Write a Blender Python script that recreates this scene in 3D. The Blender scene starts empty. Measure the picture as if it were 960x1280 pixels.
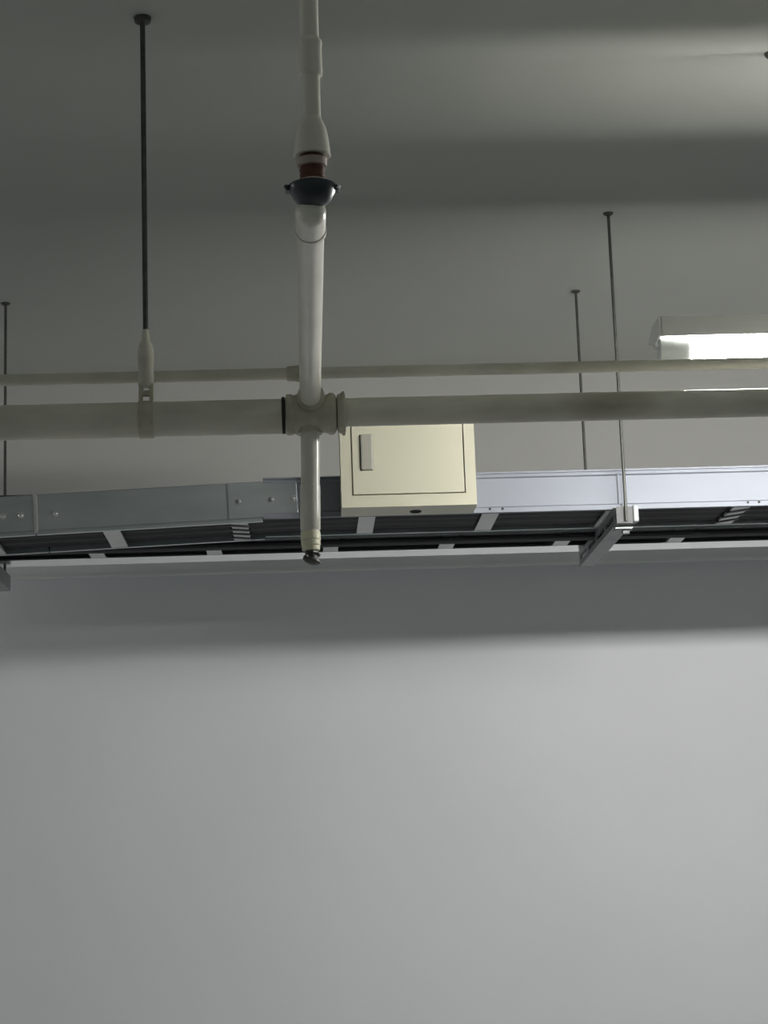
import bpy, bmesh, math, random
from mathutils import Vector, Matrix
random.seed(7)
PI = math.pi
SC = bpy.context.scene
COL = SC.collection

# ------------------------------------------------------------------ camera
def make_camera():
    p, yw, ro = math.radians(10.94), math.radians(2.65), math.radians(2.0)
    F = Vector((math.sin(yw)*math.cos(p), math.cos(yw)*math.cos(p), math.sin(p)))
    r0 = Vector((math.cos(yw), -math.sin(yw), 0)); u0 = r0.cross(F)
    r = math.cos(ro)*r0 - math.sin(ro)*u0
    u = math.sin(ro)*r0 + math.cos(ro)*u0
    cd = bpy.data.cameras.new('camera')
    cd.sensor_fit = 'VERTICAL'; cd.sensor_height = 36.0; cd.lens = 2400/1280*36.0
    cd.clip_start = 0.05
    o = bpy.data.objects.new('camera', cd); COL.objects.link(o)
    m = Matrix((r, u, -F)).transposed().to_4x4()
    m.translation = Vector((0, 0, 1.55))
    o.matrix_world = m
    SC.camera = o
make_camera()

# ------------------------------------------------------------------ light and exposure
LAMP_POWER = 172.0          # emission of the glowing tubes
w = bpy.data.worlds.new('dim_surroundings'); SC.world = w; w.use_nodes = True
w.node_tree.nodes['Background'].inputs[0].default_value = (0.86, 0.93, 0.90, 1)
w.node_tree.nodes['Background'].inputs[1].default_value = 0.16
vs = SC.view_settings
vs.view_transform = 'Standard'; vs.look = 'None'; vs.gamma = 1.0; vs.use_curve_mapping = False
vs.exposure = 0.0
SC.cycles.sample_clamp_indirect = 6.0

# ------------------------------------------------------------------ materials
def mat(name, col, rough=0.6, metal=0.0, var=0.06, scale=8.0, bump=0.0, bscale=60.0, stain=None, stretch=(1, 1, 1), spec=0.5):
    m = bpy.data.materials.new(name); m.use_nodes = True
    nt = m.node_tree; N = nt.nodes; L = nt.links
    b = N['Principled BSDF']
    b.inputs['Roughness'].default_value = rough; b.inputs['Metallic'].default_value = metal
    b.inputs['Specular IOR Level'].default_value = spec
    tc = N.new('ShaderNodeTexCoord'); mp = N.new('ShaderNodeMapping'); mp.inputs['Scale'].default_value = stretch
    L.new(tc.outputs['Object'], mp.inputs[0])
    nz = N.new('ShaderNodeTexNoise'); nz.inputs['Scale'].default_value = scale; nz.inputs['Detail'].default_value = 5
    L.new(mp.outputs[0], nz.inputs['Vector'])
    rp = N.new('ShaderNodeValToRGB')
    rp.color_ramp.elements[0].position = 0.3; rp.color_ramp.elements[1].position = 0.7
    rp.color_ramp.elements[0].color = tuple(c*(1-var) for c in col)+(1,)
    rp.color_ramp.elements[1].color = tuple(min(1, c*(1+var)) for c in col)+(1,)
    L.new(nz.outputs['Fac'], rp.inputs[0])
    out = rp.outputs[0]
    if stain:
        scol, slo, shi, sscale = stain
        n2 = N.new('ShaderNodeTexNoise'); n2.inputs['Scale'].default_value = sscale; n2.inputs['Detail'].default_value = 6
        L.new(mp.outputs[0], n2.inputs['Vector'])
        r2 = N.new('ShaderNodeValToRGB'); r2.color_ramp.elements[0].position = slo; r2.color_ramp.elements[1].position = shi
        L.new(n2.outputs['Fac'], r2.inputs[0])
        mx = N.new('ShaderNodeMix'); mx.data_type = 'RGBA'
        L.new(r2.outputs[0], mx.inputs['Factor']); L.new(out, mx.inputs['A']); mx.inputs['B'].default_value = tuple(scol)+(1,)
        out = mx.outputs['Result']
    L.new(out, b.inputs['Base Color'])
    if bump:
        n3 = N.new('ShaderNodeTexNoise'); n3.inputs['Scale'].default_value = bscale; n3.inputs['Detail'].default_value = 4
        L.new(mp.outputs[0], n3.inputs['Vector'])
        bp = N.new('ShaderNodeBump'); bp.inputs['Strength'].default_value = bump; bp.inputs['Distance'].default_value = 0.004
        L.new(n3.outputs['Fac'], bp.inputs['Height']); L.new(bp.outputs[0], b.inputs['Normal'])
    return m

def glow(name, col, strength):
    m = bpy.data.materials.new(name); m.use_nodes = True
    b = m.node_tree.nodes['Principled BSDF']
    b.inputs['Base Color'].default_value = (0.9, 0.9, 0.9, 1)
    b.inputs['Emission Color'].default_value = tuple(col)+(1,)
    b.inputs['Emission Strength'].default_value = strength
    return m

M = {}
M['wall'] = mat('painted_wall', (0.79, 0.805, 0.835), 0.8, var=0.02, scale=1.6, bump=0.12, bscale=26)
M['upper_wall'] = mat('darker_upper_wall', (0.45, 0.45, 0.43), 0.8, var=0.02, scale=1.6, bump=0.12, bscale=26)
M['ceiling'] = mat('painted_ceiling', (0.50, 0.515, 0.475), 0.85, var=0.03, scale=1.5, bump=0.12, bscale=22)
M['floor'] = mat('concrete_floor', (0.42, 0.425, 0.435), 0.7, var=0.08, scale=2)
M['pipe'] = mat('weathered_pipe_paint', (0.66, 0.645, 0.55), 0.45, var=0.16, scale=14, bump=0.35, bscale=22,
                stain=((0.34, 0.32, 0.25), 0.58, 0.75, 7), stretch=(0.4, 1, 1))
M['pipe_fit'] = mat('fitting_paint', (0.50, 0.48, 0.385), 0.5, var=0.15, scale=40, bump=0.5, bscale=60)
M['pipe_pale'] = mat('pale_pipe_paint', (0.72, 0.71, 0.63), 0.26, var=0.05, scale=12, bump=0.15, bscale=20)
M['cream'] = mat('cream_tape', (0.80, 0.79, 0.58), 0.5, var=0.08, scale=30)
M['pink'] = mat('primer_collar', (0.46, 0.38, 0.34), 0.5, var=0.12, scale=40, stain=((0.16, 0.04, 0.02), 0.58, 0.66, 35))
M['rust'] = mat('rusty_thread', (0.10, 0.040, 0.028), 0.8, var=0.5, scale=70, bump=0.5, bscale=120)
M['slate'] = mat('dark_slate_enamel', (0.028, 0.038, 0.046), 0.3, var=0.15, scale=20)
M['rod'] = mat('dark_steel_rod', (0.085, 0.088, 0.078), 0.5, metal=0.5, var=0.2, scale=60)
M['zinc'] = mat('galvanised_sheet', (0.50, 0.55, 0.56), 0.36, metal=0.85, var=0.10, scale=9, stretch=(0.5, 1, 2), bump=0.04, bscale=14)
M['zinc_bright'] = mat('bright_galvanised_sheet', (0.235, 0.25, 0.285), 0.62, metal=0.45, var=0.03, scale=6, stretch=(0.3, 1, 2))
M['zinc_polished'] = mat('clean_galvanised_sheet', (0.82, 0.84, 0.84), 0.16, metal=0.95, var=0.03, scale=6, stretch=(0.3, 1, 2))
M['rung'] = mat('galvanised_rung', (0.66, 0.67, 0.66), 0.5, metal=0.3, var=0.06, scale=30)
M['bolt'] = mat('bright_bolt', (0.85, 0.86, 0.86), 0.25, metal=0.9)
M['strut'] = mat('strut_steel', (0.28, 0.295, 0.30), 0.55, metal=0.4, var=0.12, scale=25)
M['strut_cap'] = mat('strut_end_cap', (0.055, 0.058, 0.06), 0.5, var=0.1, scale=40)
M['dark'] = mat('dark_hole', (0.012, 0.012, 0.014), 0.7)
M['cable'] = mat('black_cable_sheath', (0.013, 0.0135, 0.016), 0.5, var=0.2, scale=20)
M['cable_grey'] = mat('dark_grey_cable_sheath', (0.05, 0.05, 0.055), 0.5, var=0.15, scale=20)
M['box'] = mat('ivory_enamel', (0.575, 0.56, 0.435), 0.42, var=0.015, scale=5, bump=0.03, bscale=90)
M['latch'] = mat('beige_latch', (0.36, 0.355, 0.30), 0.45, var=0.05, scale=30)
M['lamp_white'] = mat('white_lamp_enamel', (0.90, 0.90, 0.87), 0.4, var=0.02)
M['lamp_end'] = mat('white_plastic', (0.80, 0.84, 0.83), 0.4, var=0.02)
M['tube'] = glow('glowing_tube', (1.0, 0.985, 0.95), LAMP_POWER)
M['tape_dark'] = mat('black_tie', (0.02, 0.02, 0.022), 0.5)

# ------------------------------------------------------------------ helpers
def box(bm, lo, hi, bevel=0.0):
    g = bmesh.ops.create_cube(bm, size=1.0)['verts']
    for v in g:
        v.co = Vector([lo[i] + (v.co[i]+0.5)*(hi[i]-lo[i]) for i in range(3)])
    if bevel:
        es = list({e for v in g for e in v.link_edges})
        bmesh.ops.bevel(bm, geom=es, offset=bevel, segments=2, affect='EDGES', profile=0.6)

def lathe(bm, prof, origin, axis, n=28, caps=True):
    """prof: (distance along the axis, radius) pairs"""
    a = Vector(axis).normalized(); o = Vector(origin)
    s = a.orthogonal().normalized(); t = a.cross(s)
    rings = []
    for d, r in prof:
        r = max(r, 1e-5)
        rings.append([bm.verts.new(o + a*d + (s*math.cos(2*PI*k/n) + t*math.sin(2*PI*k/n))*r) for k in range(n)])
    for A, B in zip(rings, rings[1:]):
        for k in range(n):
            bm.faces.new((A[k], A[(k+1) % n], B[(k+1) % n], B[k]))
    if caps:
        bm.faces.new(rings[0][::-1]); bm.faces.new(rings[-1])

def tube(bm, pts, r, n=10):
    pts = [Vector(p) for p in pts]
    rings = []
    for i, p in enumerate(pts):
        d = (pts[min(i+1, len(pts)-1)] - pts[max(i-1, 0)]).normalized()
        s = d.cross(Vector((0, 0, 1)))
        if s.length < 0.1: s = d.cross(Vector((1, 0, 0)))
        s.normalize(); t = d.cross(s)
        rings.append([bm.verts.new(p + (s*math.cos(2*PI*k/n) + t*math.sin(2*PI*k/n))*r) for k in range(n)])
    for A, B in zip(rings, rings[1:]):
        for k in range(n):
            bm.faces.new((A[k], A[(k+1) % n], B[(k+1) % n], B[k]))
    bm.faces.new(rings[0][::-1]); bm.faces.new(rings[-1])

def extrude_x(bm, poly, x0, x1):
    """closed (y,z) polygon run from x0 to x1"""
    A = [bm.verts.new((x0, y, z)) for y, z in poly]
    B = [bm.verts.new((x1, y, z)) for y, z in poly]
    n = len(poly)
    for k in range(n):
        bm.faces.new((A[k], A[(k+1) % n], B[(k+1) % n], B[k]))
    bm.faces.new(A[::-1]); bm.faces.new(B)

def link(name, bm, m, parent=None, smooth=False, loc=None):
    bmesh.ops.recalc_face_normals(bm, faces=bm.faces)
    me = bpy.data.meshes.new(name); bm.to_mesh(me); bm.free()
    me.materials.append(m)
    if smooth:
        for p in me.polygons: p.use_smooth = True
        me.set_sharp_from_angle(angle=math.radians(38))
    o = bpy.data.objects.new(name, me); COL.objects.link(o)
    if parent: o.parent = parent
    if loc: o.location = loc
    return o

def tag(o, label=None, cat=None, group=None, kind=None):
    if label: o['label'] = label
    if cat: o['category'] = cat
    if group: o['group'] = group
    if kind: o['kind'] = kind
    return o

def thing(name, label, cat, loc=(0, 0, 0), group=None, rot=(0, 0, 0)):
    o = bpy.data.objects.new(name, None); COL.objects.link(o)
    o.empty_display_size = 0.05
    o.location = loc; o.rotation_euler = rot
    return tag(o, label, cat, group)

def NB(): return bmesh.new()

def copy_tree(o, parent=None):
    c = o.copy(); COL.objects.link(c)
    if parent: c.parent = parent
    for ch in list(o.children): copy_tree(ch, c)
    return c

# ------------------------------------------------------------------ the setting
ZC = 3.177      # ceiling height
YW = 5.96       # wall face
b = NB(); box(b, (-7, YW, 0), (8, YW+0.2, ZC+0.2)); tag(link('wall_back', b, M['wall']), kind='structure')
b = NB(); box(b, (-7, YW-0.008, 2.60), (8, YW, ZC)); tag(link('trim_1', b, M['upper_wall']), kind='structure')  # upper strip of the wall, in a darker colour than the part below
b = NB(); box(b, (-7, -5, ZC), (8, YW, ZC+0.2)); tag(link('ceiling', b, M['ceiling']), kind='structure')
b = NB(); box(b, (-7, -5, -0.1), (8, YW+0.2, 0)); tag(link('floor', b, M['floor']), kind='structure')

# ------------------------------------------------------------------ fire main across the picture
YM = 3.41
main = thing('main_pipe', 'thick weathered grey water pipe running level across the picture below the thin pipe', 'pipe', (0.031, YM, 2.395))
b = NB(); lathe(b, [(0.018, 0.0320), (1.9, 0.0320)], (0, 0, -0.0025), (-1, 0, 0), 32)
link('pipe', b, M['pipe'], main, True)
b = NB(); lathe(b, [(0.05, 0.0262), (2.2, 0.0262)], (0, 0, 0.002), (1, 0, 0), 32)
tag(link('pipe', b, M['pipe'], main, True), 'narrower length of pipe right of the tee')
b = NB()
lathe(b, [(-0.046, 0.0335), (-0.045, 0.0372), (-0.036, 0.0378), (-0.031, 0.0352), (-0.0255, 0.0372), (-0.020, 0.0345), (0.020, 0.0345),
          (0.028, 0.0350), (0.034, 0.0385), (0.040, 0.0385), (0.044, 0.0350), (0.046, 0.0315)], (0, 0, 0), (1, 0, 0), 36)
lathe(b, [(0.0, 0.026), (0.038, 0.0255), (0.040, 0.022)], (0, 0, 0.024), (0, -1, 0), 28)      # branch socket facing out
lathe(b, [(0.0, 0.024), (0.037, 0.023)], (-0.004, 0, 0), (0, 0, -1), 28)                       # outlet below
tee = link('tee_fitting', b, M['pipe_fit'], main, True)
b = NB(); lathe(b, [(0.0465, 0.026), (0.048, 0.0345), (0.053, 0.0365), (0.0575, 0.0405), (0.0610, 0.0405), (0.0625, 0.0345), (0.063, 0.0265)], (0, 0, 0), (1, 0, 0), 36)
link('reducer_collar', b, M['pipe_fit'], main, True)
b = NB(); lathe(b, [(-0.0535, 0.0320), (-0.053, 0.0338), (-0.0475, 0.0338), (-0.047, 0.0320)], (0, 0, -0.001), (1, 0, 0), 36)
tag(link('joint_ring', b, M['dark'], main, True), 'dark sealing ring left of the tee')

# drop with pendent sprinkler
drop = thing('drop_pipe', 'pale pipe dropping from the tee to a small sprinkler before the cable tray', 'pipe', (0.0275, YM, 2.355))
b = NB(); tube(b, [(0.0005, 0, 0.006), (0, 0, -0.04), (-0.0015, 0, -0.09), (-0.003, 0, -0.14), (-0.0045, 0, -0.196)], 0.0172, 24)
link('pipe', b, M['pipe_pale'], drop, True)
b = NB(); lathe(b, [(0.092, 0.0174), (0.093, 0.0182), (0.150, 0.0183), (0.174, 0.0180), (0.175, 0.0172)], (0.0002, 0, 0), (-0.022, 0, -1), 24)
link('tape_sleeve', b, M['pipe_pale'], drop, True)
b = NB(); lathe(b, [(0.178, 0.0173), (0.180, 0.0178), (0.192, 0.0182), (0.1935, 0.0170), (0.195, 0.0176), (0.203, 0.0174), (0.2045, 0.0158), (0.206, 0.0164), (0.212, 0.0160), (0.213, 0.010)], (-0.0045, 0, 0), (0.005, 0, -1), 24)
tag(link('cream_coupling', b, M['cream'], drop, True), 'cream taped coupling at the foot of the pipe')
b = NB(); lathe(b, [(0, 0.0125), (0.006, 0.0128), (0.007, 0.009), (0.010, 0.008)], (-0.003, 0, -0.211), (0.0, 0, -1), 6)
head = link('sprinkler_head', b, M['rod'], drop, False)
b = NB()
for s in (-1, 1):
    tube(b, [(-0.003+s*0.009, 0, -0.216), (-0.002+s*0.0125, 0, -0.222), (-0.001+s*0.0095, 0, -0.229), (0.0, 0, -0.233)], 0.0034, 8)
link('frame_arm', b, M['rod'], head, True)
b = NB(); lathe(b, [(-0.008, 0.0065), (0.000, 0.0090), (0.001, 0.0160), (0.004, 0.0168), (0.0075, 0.0120), (0.0095, 0.005)], (-0.002, 0, -0.228), (-0.30, -0.12, -1), 20)
link('deflector', b, M['rod'], head, True)

# branch coming forward from the tee, dark bowl and riser
br = thing('branch_pipe', 'pale pipe rising from the tee through a dark bowl fitting to the ceiling', 'pipe', (0.0285, 2.40, 2.42))
b = NB(); lathe(b, [(0.005, 0.0187), (0.975, 0.0190)], (0.0, 0.0, 0), (0.0012, 1, 0), 28)
tag(link('horizontal_pipe', b, M['pipe_pale'], br, True), 'level length running back to the tee')
b = NB(); lathe(b, [(-0.013, 0.004), (-0.010, 0.011), (-0.003, 0.0175), (0.004, 0.0202), (0.010, 0.0205), (0.066, 0.0205), (0.067, 0.0188), (0.0695, 0.0188), (0.0705, 0.0216), (0.080, 0.0219), (0.083, 0.0206), (0.0835, 0.0185)], (0, 0, 0), (0, 1, 0), 32)
link('socket_coupling', b, M['pipe_pale'], br, True)
b = NB()
lathe(b, [(0.002, 0.003), (0.003, 0.010), (0.007, 0.0185), (0.014, 0.0250), (0.021, 0.0285), (0.0265, 0.0318), (0.0315, 0.0320), (0.033, 0.029), (0.034, 0.018)],
      (0.003, -0.004, 0), (0, 0, 1), 36)
bowl = link('bowl_fitting', b, M['slate'], br, True)
tag(bowl, 'glossy dark slate bowl fitting')
for s in (-1, 1):
    b = NB(); box(b, (0.003+s*0.0310-0.0045, -0.012, 0.0240), (0.003+s*0.0310+0.0045, 0.004, 0.0320), 0.0018)
    lug = link('lug', b, M['slate'], bowl, False)
    b = NB(); lathe(b, [(0, 0.0032), (0.004, 0.0032), (0.0055, 0.002)], (0.003+s*0.0330, -0.0105, 0.028), (s*0.4, -1, 0.1), 6)
    link('bolt', b, M['bolt'] if s > 0 else M['slate'], bowl)
b = NB(); lathe(b, [(0.030, 0.0185), (0.038, 0.0195), (0.0405, 0.0170)], (0.0035, -0.002, 0), (0, 0, 1), 28)
link('lower_collar', b, M['pink'], br, True)
b = NB(); lathe(b, [(0.038, 0.0158), (0.042, 0.0168), (0.045, 0.0158), (0.048, 0.0168), (0.051, 0.0158), (0.054, 0.0168), (0.057, 0.0158), (0.060, 0.0165), (0.078, 0.0158)], (0.0035, -0.002, 0), (0, 0, 1), 28)
tag(link('rusty_thread', b, M['rust'], br, True), 'rusty red pipe thread above the bowl')
b = NB(); lathe(b, [(0.0585, 0.0165), (0.0595, 0.0195), (0.069, 0.0202), (0.0705, 0.0165)], (0.0035, -0.002, 0), (0, 0, 1), 28)
link('upper_collar', b, M['pink'], br, True)
b = NB()
lathe(b, [(0.0745, 0.017), (0.0735, 0.0235), (0.0750, 0.0250), (0.081, 0.0242), (0.095, 0.0228), (0.106, 0.0212), (0.115, 0.0188), (0.123, 0.0152), (0.128, 0.0128)], (0.004, -0.002, 0), (0, 0, 1), 32)
link('bell_reducer', b, M['pipe_pale'], br, True)
b = NB(); lathe(b, [(0.12, 0.0127), (0.757, 0.0127)], (0.004, -0.002, 0), (0.004, 0, 1), 24)
tag(link('riser_pipe', b, M['pipe_pale'], br, True), 'thin upright length above the bell')
b = NB(); lathe(b, [(0.186, 0.0129), (0.188, 0.0158), (0.196, 0.0164), (0.199, 0.0156), (0.228, 0.0156), (0.231, 0.0164), (0.236, 0.0160), (0.240, 0.0129)], (0.0045, -0.002, 0), (0.004, 0, 1), 28)
link('riser_coupling', b, M['pipe_pale'], br, True)

# thin pipe behind the main
thin = thing('thin_pipe', 'thin weathered grey pipe running across the picture above the thick main', 'pipe', (0, 3.49, 2.494))
b = NB(); lathe(b, [(-2.2, 0.0108), (2.4, 0.0112)], (0, 0, 0), (1, 0, 0.0), 20)
link('pipe', b, M['pipe'], thin, True)
b = NB(); lathe(b, [(-0.012, 0.0112), (-0.011, 0.0140), (0.006, 0.0150), (0.011, 0.0165), (0.014, 0.0165), (0.0145, 0.0112)], (0.0, 0, 0), (1, 0, 0), 24)
link('coupling', b, M['pipe_fit'], thin, True)

# hanger of the main
hg = thing('pipe_hanger', 'dark ceiling rod with painted yoke clamping the thick main left of the tee', 'hanger', (-0.2685, YM, 2.395))
b = NB(); lathe(b, [(0.155, 0.0050), (0.765, 0.0050)], (0, 0, 0), (0.001, 0, 1), 14)
link('rod', b, M['rod'], hg, True)
b = NB(); lathe(b, [(0.768, 0.008), (0.772, 0.0150), (0.7815, 0.0165)], (0.001, 0, 0), (0, 0, 1), 20)
link('anchor_plate', b, M['rod'], hg, True)
b = NB(); lathe(b, [(0.058, 0.011), (0.062, 0.0138), (0.075, 0.0148), (0.095, 0.0140), (0.110, 0.0150), (0.126, 0.0148), (0.137, 0.0125), (0.146, 0.0078), (0.167, 0.0056)], (0, 0, 0), (0, 0, 1), 16)
link('yoke', b, M['pipe'], hg, True)
for s in (-1, 1):
    b = NB(); box(b, (s*0.0095-0.0035, -0.009, 0.028), (s*0.0095+0.0035, 0.009, 0.064), 0.001)
    link('strap', b, M['pipe_fit'], hg)
b = NB(); lathe(b, [(0, 0.006), (0.024, 0.006)], (-0.012, -0.002, 0.046), (1, 0, 0), 8)
link('cross_bolt', b, M['pipe_fit'], hg, True)
b = NB(); lathe(b, [(-0.0135, 0.0322), (-0.013, 0.0345), (0.013, 0.0345), (0.0135, 0.0322)], (0, 0, -0.0025), (1, 0, 0), 36)
link('clamp_ring', b, M['pipe_fit'], hg, True)

# ------------------------------------------------------------------ cable trays
NEAR_LIPPED = [(-0.005, 0), (-0.005, 0.012), (0, 0.015), (0, 0.085), (-0.004, 0.088), (-0.004, 0.093), (-0.001, 0.094), (-0.001, 0.096), (-0.004, 0.097), (-0.004, 0.101),
               (0.018, 0.101), (0.018, 0.098), (0.003, 0.098), (0.003, 0.003), (0.009, 0.003), (0.009, 0)]
NEAR_FLAT = [(-0.003, 0), (-0.003, 0.006), (0, 0.012), (0, 0.098), (0.002, 0.100), (0.018, 0.100), (0.018, 0.097), (0.003, 0.097), (0.003, 0.003), (0.011, 0.003), (0.011, 0)]
def mirrored(poly, W): return [(W-y, z) for y, z in poly][::-1]
def rung_mesh(parent, x, y0, y1, z=0.004, hw=0.0205, dark=False):
    b = NB()
    box(b, (-hw, y0, z-0.003), (hw, y1, z), 0.0)
    box(b, (-hw*0.8, y0, z), (-hw*0.8+0.002, y1, z+0.012)); box(b, (hw*0.8-0.002, y0, z), (hw*0.8, y1, z+0.012))
    return link('rung', b, M['rung'], parent, loc=(x, 0, 0))
def near_tray(root, x0, x1, prof, m, rungs, W=0.252):
    b = NB(); extrude_x(b, prof, x0, x1); link('near_rail', b, m, root)
    b = NB(); extrude_x(b, mirrored(NEAR_FLAT, W), x0, x1); link('far_rail', b, M['zinc'], root)
    for x in rungs: rung_mesh(root, x, 0.004, W-0.004)
def bolts(root, xs, z, r=0.0052, m='bolt'):
    for x in xs:
        b = NB(); lathe(b, [(-0.002, r*1.5), (0.0015, r*1.5), (0.0016, r), (0.005, r), (0.0065, r*0.6)], (x, 0, z), (0, -1, 0), 10)
        link('bolt', b, M[m], root, True)

DROOP = (0, -0.034, 0)
SLOPE = math.tan(0.034)
tB = thing('cable_tray', 'middle galvanised tray length between the joint at far left and the drop pipe', 'cable tray', (0.0, 4.60, 2.4275), 'cable tray lengths', DROOP)
near_tray(tB, -0.630, -0.083, NEAR_FLAT, M['zinc'], (-0.452, ))
bolts(tB, (-0.583,), 0.049)
b = NB(); box(b, (-0.165, -0.0035, 0.010), (0.004, -0.0005, 0.0985), 0.0012)
pl = link('splice_plate', b, M['zinc'], tB)
for x, mm in ((-0.138, 'strut'), (-0.058, 'strut'), (-0.006, 'bolt')):
    b = NB(); lathe(b, [(0.003, 0.0078), (0.005, 0.0078), (0.0052, 0.005), (0.009, 0.0048), (0.010, 0.003)], (x, 0, 0.052), (0, -1, 0), 10)
    link('bolt', b, M[mm], pl, True)

tA = thing('cable_tray', 'stub of galvanised tray at the left edge of the picture with two bright bolts', 'cable tray', (-0.630, 4.60, 2.4275-0.63*SLOPE), 'cable tray lengths', DROOP)
near_tray(tA, -1.40, -0.0035, NEAR_FLAT, M['zinc'], (-0.13, -0.44, -0.75, -1.06))
bolts(tA, (-0.079, -0.036), 0.050)
b = NB(); box(b, (-0.005, -0.0030, 0.003), (0.0035, 0.0, 0.0995), 0.0008)
tag(link('joint_strip', b, M['bolt'], tA), 'bright strip covering the joint')

tC = thing('cable_tray', 'bright lipped tray length right of the drop pipe, behind the ivory box', 'cable tray', (0.0, 4.60, 2.4310), 'cable tray lengths')
near_tray(tC, -0.081, 2.6, NEAR_LIPPED, M['zinc_bright'], (0.172, 0.476, 0.784, 1.100, 1.41, 1.72, 2.03, 2.34))
for x in (0.472, 0.5033, 1.1094, 1.1372):
    b = NB(); lathe(b, [(0, 0.0032), (0.0015, 0.0032)], (x, -0.0050, 0.0085), (0, -1, 0), 8)
    link('slot', b, M['dark'], tC)
b = NB(); box(b, (0.790, -0.0030, 0.014), (0.796, 0.0005, 0.088)); box(b, (0.800, -0.0020, 0.014), (0.803, 0.0005, 0.088))
link('joint_rib', b, M['zinc_bright'], tC)

# rungs wrapped with dark ties (two of them)
def wrapped(root, x, ys, skew):
    r = rung_mesh(root, x, 0.004, 0.248)
    for y in ys:
        b = NB()
        v = [(-0.0235, y-skew-0.009), (0.0235, y+skew-0.009), (0.0235, y+skew+0.009), (-0.0235, y-skew+0.009)]
        lo = [b.verts.new((p, q, -0.0016)) for p, q in v]; hi = [b.verts.new((p, q, 0.0055)) for p, q in v]
        for k in range(4): b.faces.new((lo[k], lo[(k+1) % 4], hi[(k+1) % 4], hi[k]))
        b.faces.new(lo[::-1]); b.faces.new(hi)
        link('tie', b, M['tape_dark'], r)
    return r
wrapped(tB, -0.140, (0.045, 0.10, 0.155, 0.21), 0.014)
for ch in list(tC.children):
    if ch.name.startswith('rung') and abs(ch.location.x-1.100) < 1e-3:
        bpy.data.objects.remove(ch)
wrapped(tC, 1.100, (0.06, 0.125, 0.19), -0.02)

tF = thing('cable_tray', 'second cable tray behind the first, seen only from below as a pale far rail', 'cable tray', (0, 4.885, 2.431), 'cable tray lengths')
b = NB(); extrude_x(b, NEAR_FLAT, -2.0, 2.6); link('near_rail', b, M['zinc'], tF)
FAR = [(0.215, 0.003), (0.215, 0.0), (0.282, -0.006), (0.285, 0.0), (0.285, 0.1), (0.265, 0.1), (0.265, 0.097), (0.281, 0.097), (0.281, 0.003)]
b = NB(); extrude_x(b, FAR, -2.0, 2.6); tag(link('far_rail', b, M['zinc_polished'], tF), 'pale far rail with a bright lower edge')
for k in range(-6, 8):
    rung_mesh(tF, 0.088+0.3105*k, 0.004, 0.240, hw=0.020)

# cables
def cable(x0, x1, y, z, r, m, label, grp, amp=0.004, tilt=0.0):
    b = NB(); n = 40; p1, p2, p3 = [random.uniform(0, 6.3) for _ in range(3)]; w1, w2 = random.uniform(3, 6), random.uniform(7, 11)
    pts = []
    for i in range(n+1):
        x = x0+(x1-x0)*i/n
        zz = z + (x*SLOPE if x < 0 else 0)*tilt
        pts.append((x, y + amp*math.sin(w1*x+p1) + 0.4*amp*math.sin(w2*x+p2), zz + abs(amp*0.5*math.sin(w2*x+p3))))
    tube(b, pts, r, 8)
    return tag(link('power_cable', b, m, None, True), label, 'cable', grp)
GA = 'black power cables lying in the near tray'
LA = 'black power cable lying on the rungs of the near tray'
for i in range(9):
    cable(-1.95, 2.5, 4.655+0.0215*i, 2.431+0.0165+0.002, 0.0095, M['cable'] if i % 3 else M['cable_grey'], LA, GA, 0.0015, 1.0)
for i in range(8):
    cable(-1.95, 2.5, 4.648+0.0235*i, 2.431+0.042, 0.0105, M['cable'], LA, GA, 0.001, 1.0)
GB = 'dark cables lying in the far tray'
LB = 'dark cable lying in the far tray behind the near one, in a pile with unseen top layers added for shade'
for i in range(9):
    cable(-1.95, 2.5, 4.925+0.0235*i, 2.4525, 0.0098, M['cable'] if i % 2 else M['cable_grey'], LB, GB, 0.0015)
for i in range(8):
    cable(-1.95, 2.5, 4.925+0.0262*i, 2.4785, 0.0125, M['cable'], LB, GB, 0.001)
for k in range(3):  # unseen upper layers, added to keep lamp light off the wall trunking
    for i in range(5):
        cable(-1.95, 2.5, 4.935+0.031*i+0.006*(k % 2), 2.506+0.0275*k, 0.0143, M['cable'], LB, GB, 0.0006)
GC = 'dark cables slung under the far tray'
LC = 'dark cable slung beneath the rungs of the far tray'
for i, (y, r, m) in enumerate(((4.908, 0.0080, 'cable'), (4.928, 0.0085, 'cable_grey'), (4.946, 0.0060, 'cable'))):
    cable(-1.95, 2.5, y, 2.4305-r, r, M[m], LC, GC, 0.0012)

# trunking on the wall behind the trays
tk = thing('wall_trunking', 'slim grey cable trunking fixed along the wall just below the cable trays', 'trunking', (0, YW, 2.519))
b = NB(); box(b, (-3.0, -0.030, 0.004), (3.2, 0.0, 0.060), 0.002); link('body', b, M['wall'], tk)
b = NB(); box(b, (-3.0, -0.038, -0.003), (3.2, -0.0005, 0.0042), 0.001); tag(link('lower_edge', b, M['lamp_end'], tk), 'paler lower edge')

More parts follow.
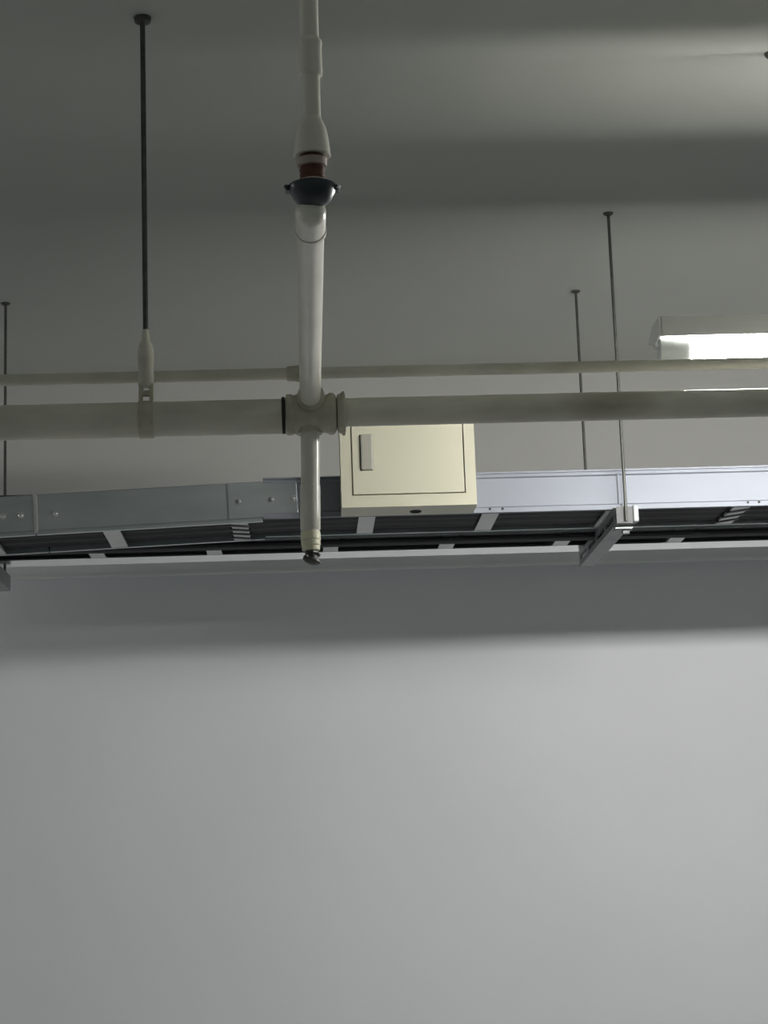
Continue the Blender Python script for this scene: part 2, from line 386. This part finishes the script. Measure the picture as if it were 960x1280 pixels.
# ------------------------------------------------------------------ support struts and their rods
def strut(label, x, y0, y1, z):
    t = thing('support_strut', label, 'strut', (x, y0, z), 'struts carrying the trays')
    # open channel: slot on the left side
    poly = [(-0.0205, 0.0205), (0.0205, 0.0205), (0.0205, -0.0205), (-0.0205, -0.0205), (-0.0205, -0.006), (-0.014, -0.006), (-0.014, -0.0175), (0.0175, -0.0175), (0.0175, 0.0175), (-0.014, 0.0175), (-0.014, 0.006), (-0.0205, 0.006)]
    b = NB(); L = y1-y0
    A = [b.verts.new((p, 0, q)) for p, q in poly]; B = [b.verts.new((p, L, q)) for p, q in poly]
    n = len(poly)
    for k in range(n): b.faces.new((A[k], A[(k+1) % n], B[(k+1) % n], B[k]))
    b.faces.new(A[::-1]); b.faces.new(B)
    link('channel', b, M['strut'], t)
    # bridges across the open slot leave the long holes between them
    for k in range(5):
        y = 0.02 + k*(L-0.05)/4
        b = NB(); box(b, (-0.0202, y, -0.0063), (-0.0165, y+0.026, 0.0063)); link('slot_bridge', b, M['strut'], t)
    return t
zs = 2.4085
sR = strut('grey steel channel under the trays at right, below two hanging rods', 0.7955, 4.555, 5.20, zs)
for z in (0.0215, -0.0295):
    b = NB(); box(b, (-0.020, 0.022, z), (0.022, 0.062, z+0.004)); lathe(b, [(0, 0.010), (0.009, 0.010)], (0.008, 0.045, z+(0.004 if z > 0 else -0.009)), (0, 0, 1), 6)
    link('plate_nut', b, M['strut'], sR)
b = NB(); box(b, (0.0205, -0.006, -0.018), (0.034, 0.026, 0.0245), 0.003); link('end_clip', b, M['strut'], sR)
b = NB(); box(b, (-0.0205, -0.002, -0.0205), (0.0205, 0.001, 0.0205), 0.0006); link('end_cap', b, M['strut_cap'], sR)
sL = strut('end of a grey steel channel under the trays at the left edge', -0.803, 4.555, 5.20, 2.385)

def rod(x, y, z0, label, r=0.0038):
    t = thing('hanging_rod', label, 'rod', (x, y, z0), 'ceiling rods carrying the trays')
    b = NB(); lathe(b, [(0, r), (ZC-z0-0.006, r)], (0, 0, 0), (0, 0, 1), 12); link('rod', b, M['rod'], t, True)
    b = NB(); lathe(b, [(ZC-z0-0.007, 0.006), (ZC-z0-0.003, 0.0125), (ZC-z0, 0.013)], (0, 0, 0), (0, 0, 1), 16); link('anchor_plate', b, M['rod'], t, True)
    return t
rod(0.798, 4.5485, zs-0.016, 'dark ceiling rod reaching the near end of the right strut')
rod(0.805, 5.190, zs+0.0205, 'thin dark ceiling rod just left of another, running down behind the bright tray')
rod(-0.797, 5.192, 2.385+0.0205, 'faint dark ceiling rod at the left edge of the picture')

# ------------------------------------------------------------------ ivory enclosure
bx = thing('electrical_box', 'ivory metal electrical box with a hinged door mounted on the cable tray', 'electrical box', (0.269, 4.482, 2.4300))
W2, H, D = 0.1615, 0.238, 0.112
b = NB()
iw, i0, i1 = W2-0.0255, 0.0285, H-0.026
box(b, (-W2, 0.014, 0), (W2, D, H))
box(b, (-W2, 0, 0), (-iw, 0.0142, H)); box(b, (iw, 0, 0), (W2, 0.0142, H))
box(b, (-iw-0.0001, 0, 0), (iw+0.0001, 0.0142, i0)); box(b, (-iw-0.0001, 0, i1), (iw+0.0001, 0.0142, H))
link('body', b, M['box'], bx)
b = NB(); box(b, (-iw+0.003, 0.0005, i0+0.003), (iw-0.003, 0.012, i1-0.003), 0.0015)
door = link('door', b, M['box'], bx)
b = NB(); box(b, (-0.1125, -0.0060, 0.090), (-0.0830, 0.001, 0.178), 0.0042)
hn = link('latch', b, M['latch'], door)
b = NB(); box(b, (-0.1142, -0.0012, 0.0888), (-0.0845, 0.001, 0.1770), 0.0004)  # dark plate shifted to show along the latch's left and lower edges
link('latch_dark_edge', b, M['dark'], door)
b = NB(); lathe(b, [(-0.001, 0.0150), (0.003, 0.0135), (0.003, 0.009), (0.0005, 0.008)], (0.018, 0.066, 0), (0, 0, -1), 20)
tag(link('cable_grommet', b, M['dark'], bx, True), 'black grommet in the bottom face')

# ------------------------------------------------------------------ batten lamp
YL, ZL = 3.58, 2.5465
def make_lamp(label, x0, length=1.22):
    t = thing('batten_lamp', label, 'lamp', (x0, YL, ZL))
    def plate(b, p, q, th, xa, xb):
        d = Vector((0, q[0]-p[0], q[1]-p[1])).normalized(); n = Vector((0, -d.z, d.y))*th
        extrude_x(b, [(p[0], p[1]), (q[0], q[1]), (q[0]+n.y, q[1]+n.z), (p[0]+n.y, p[1]+n.z)], xa, xb)
    b = NB()
    extrude_x(b, [(-0.0325, 0.0215), (-0.0300, 0.0215), (-0.0235, 0.0590), (0.0110, 0.0590), (0.0110, 0.0625), (-0.0265, 0.0625)], 0, length)
    extrude_x(b, [(0.0225, 0.0590), (0.0455, 0.0590), (0.089, 0.0375), (0.092, 0.0400), (0.047, 0.0625), (0.0225, 0.0625)], 0, length)  # back wing and slot shaped to throw the ceiling's dark and bright bands
    n = 15; pitch = length/n
    for k in range(n):                       # webs over the top slot, shaped to soften its light on the ceiling
        box(b, (k*pitch, 0.0109, 0.0592), (k*pitch+pitch*0.52, 0.0226, 0.0623))
    link('reflector', b, M['lamp_white'], t)
    for xx in (0.0, length-0.003):
        b = NB(); extrude_x(b, [(-0.0325, 0.0215), (-0.0265, 0.0625), (0.048, 0.0630), (0.092, 0.040), (0.030, 0.018), (0.0, 0.026)], xx-0.003, xx+0.003)
        link('end_plate', b, M['lamp_white'], t)
    for s, xx in ((1, 0.0), (-1, length)):
        b = NB(); lathe(b, [(-0.001, 0.0215), (0.0, 0.0245), (0.026, 0.0245), (0.0265, 0.0225), (0.058, 0.0230)], (xx, 0, 0), (s, 0, 0), 28)
        link('end_cap', b, M['lamp_end'], t, True)
        b = NB(); lathe(b, [(0.0, 0.005), (0.003, 0.0068), (0.008, 0.006), (0.010, 0.003)], (xx, -0.004, 0.006), (-s, 0, 0), 14)
        link('cable_gland', b, M['lamp_end'], t, True)
    b = NB(); lathe(b, [(0.058, 0.0236), (length-0.058, 0.0236)], (0, 0, 0), (1, 0, 0), 32)
    tag(link('glowing_tube', b, M['tube'], t, True), 'glowing white tube')
    for xx in (0.275, length-0.275):
        b = NB(); box(b, (xx-0.012, -0.016, 0.0590), (xx+0.012, 0.049, 0.0625)); link('bracket', b, M['lamp_white'], t)
        b = NB(); lathe(b, [(0.060, 0.004), (ZC-ZL-0.006, 0.004)], (xx, 0.035, 0), (0, 0, 1), 10); link('suspension_rod', b, M['rod'], t, True)
        b = NB(); lathe(b, [(ZC-ZL-0.012, 0.007), (ZC-ZL-0.006, 0.013), (ZC-ZL, 0.015)], (xx, 0.035, 0), (0, 0, 1), 16); link('anchor_plate', b, M['rod'], t, True)
    b = NB(); tube(b, [(0.245, 0.0, -0.0235), (0.27, -0.002, -0.034), (0.32, -0.004, -0.043), (0.40, -0.004, -0.040), (0.46, 0, -0.0235)], 0.0018, 8)
    link('flex', b, M['lamp_end'], t, True)
    return t
lamp = make_lamp('white fluorescent batten lamp, lit, at the right edge of the picture', 0.712)
fill_lamp = copy_tree(lamp)  # unseen fill lamp, added to brighten the left side
fill_lamp.location.x = -5.2
fill_lamp['label'] = 'white batten lamp added as unseen fill light, lit, beyond the left edge of the picture'
for o in (lamp, fill_lamp): o['group'] = 'row of batten lamps'
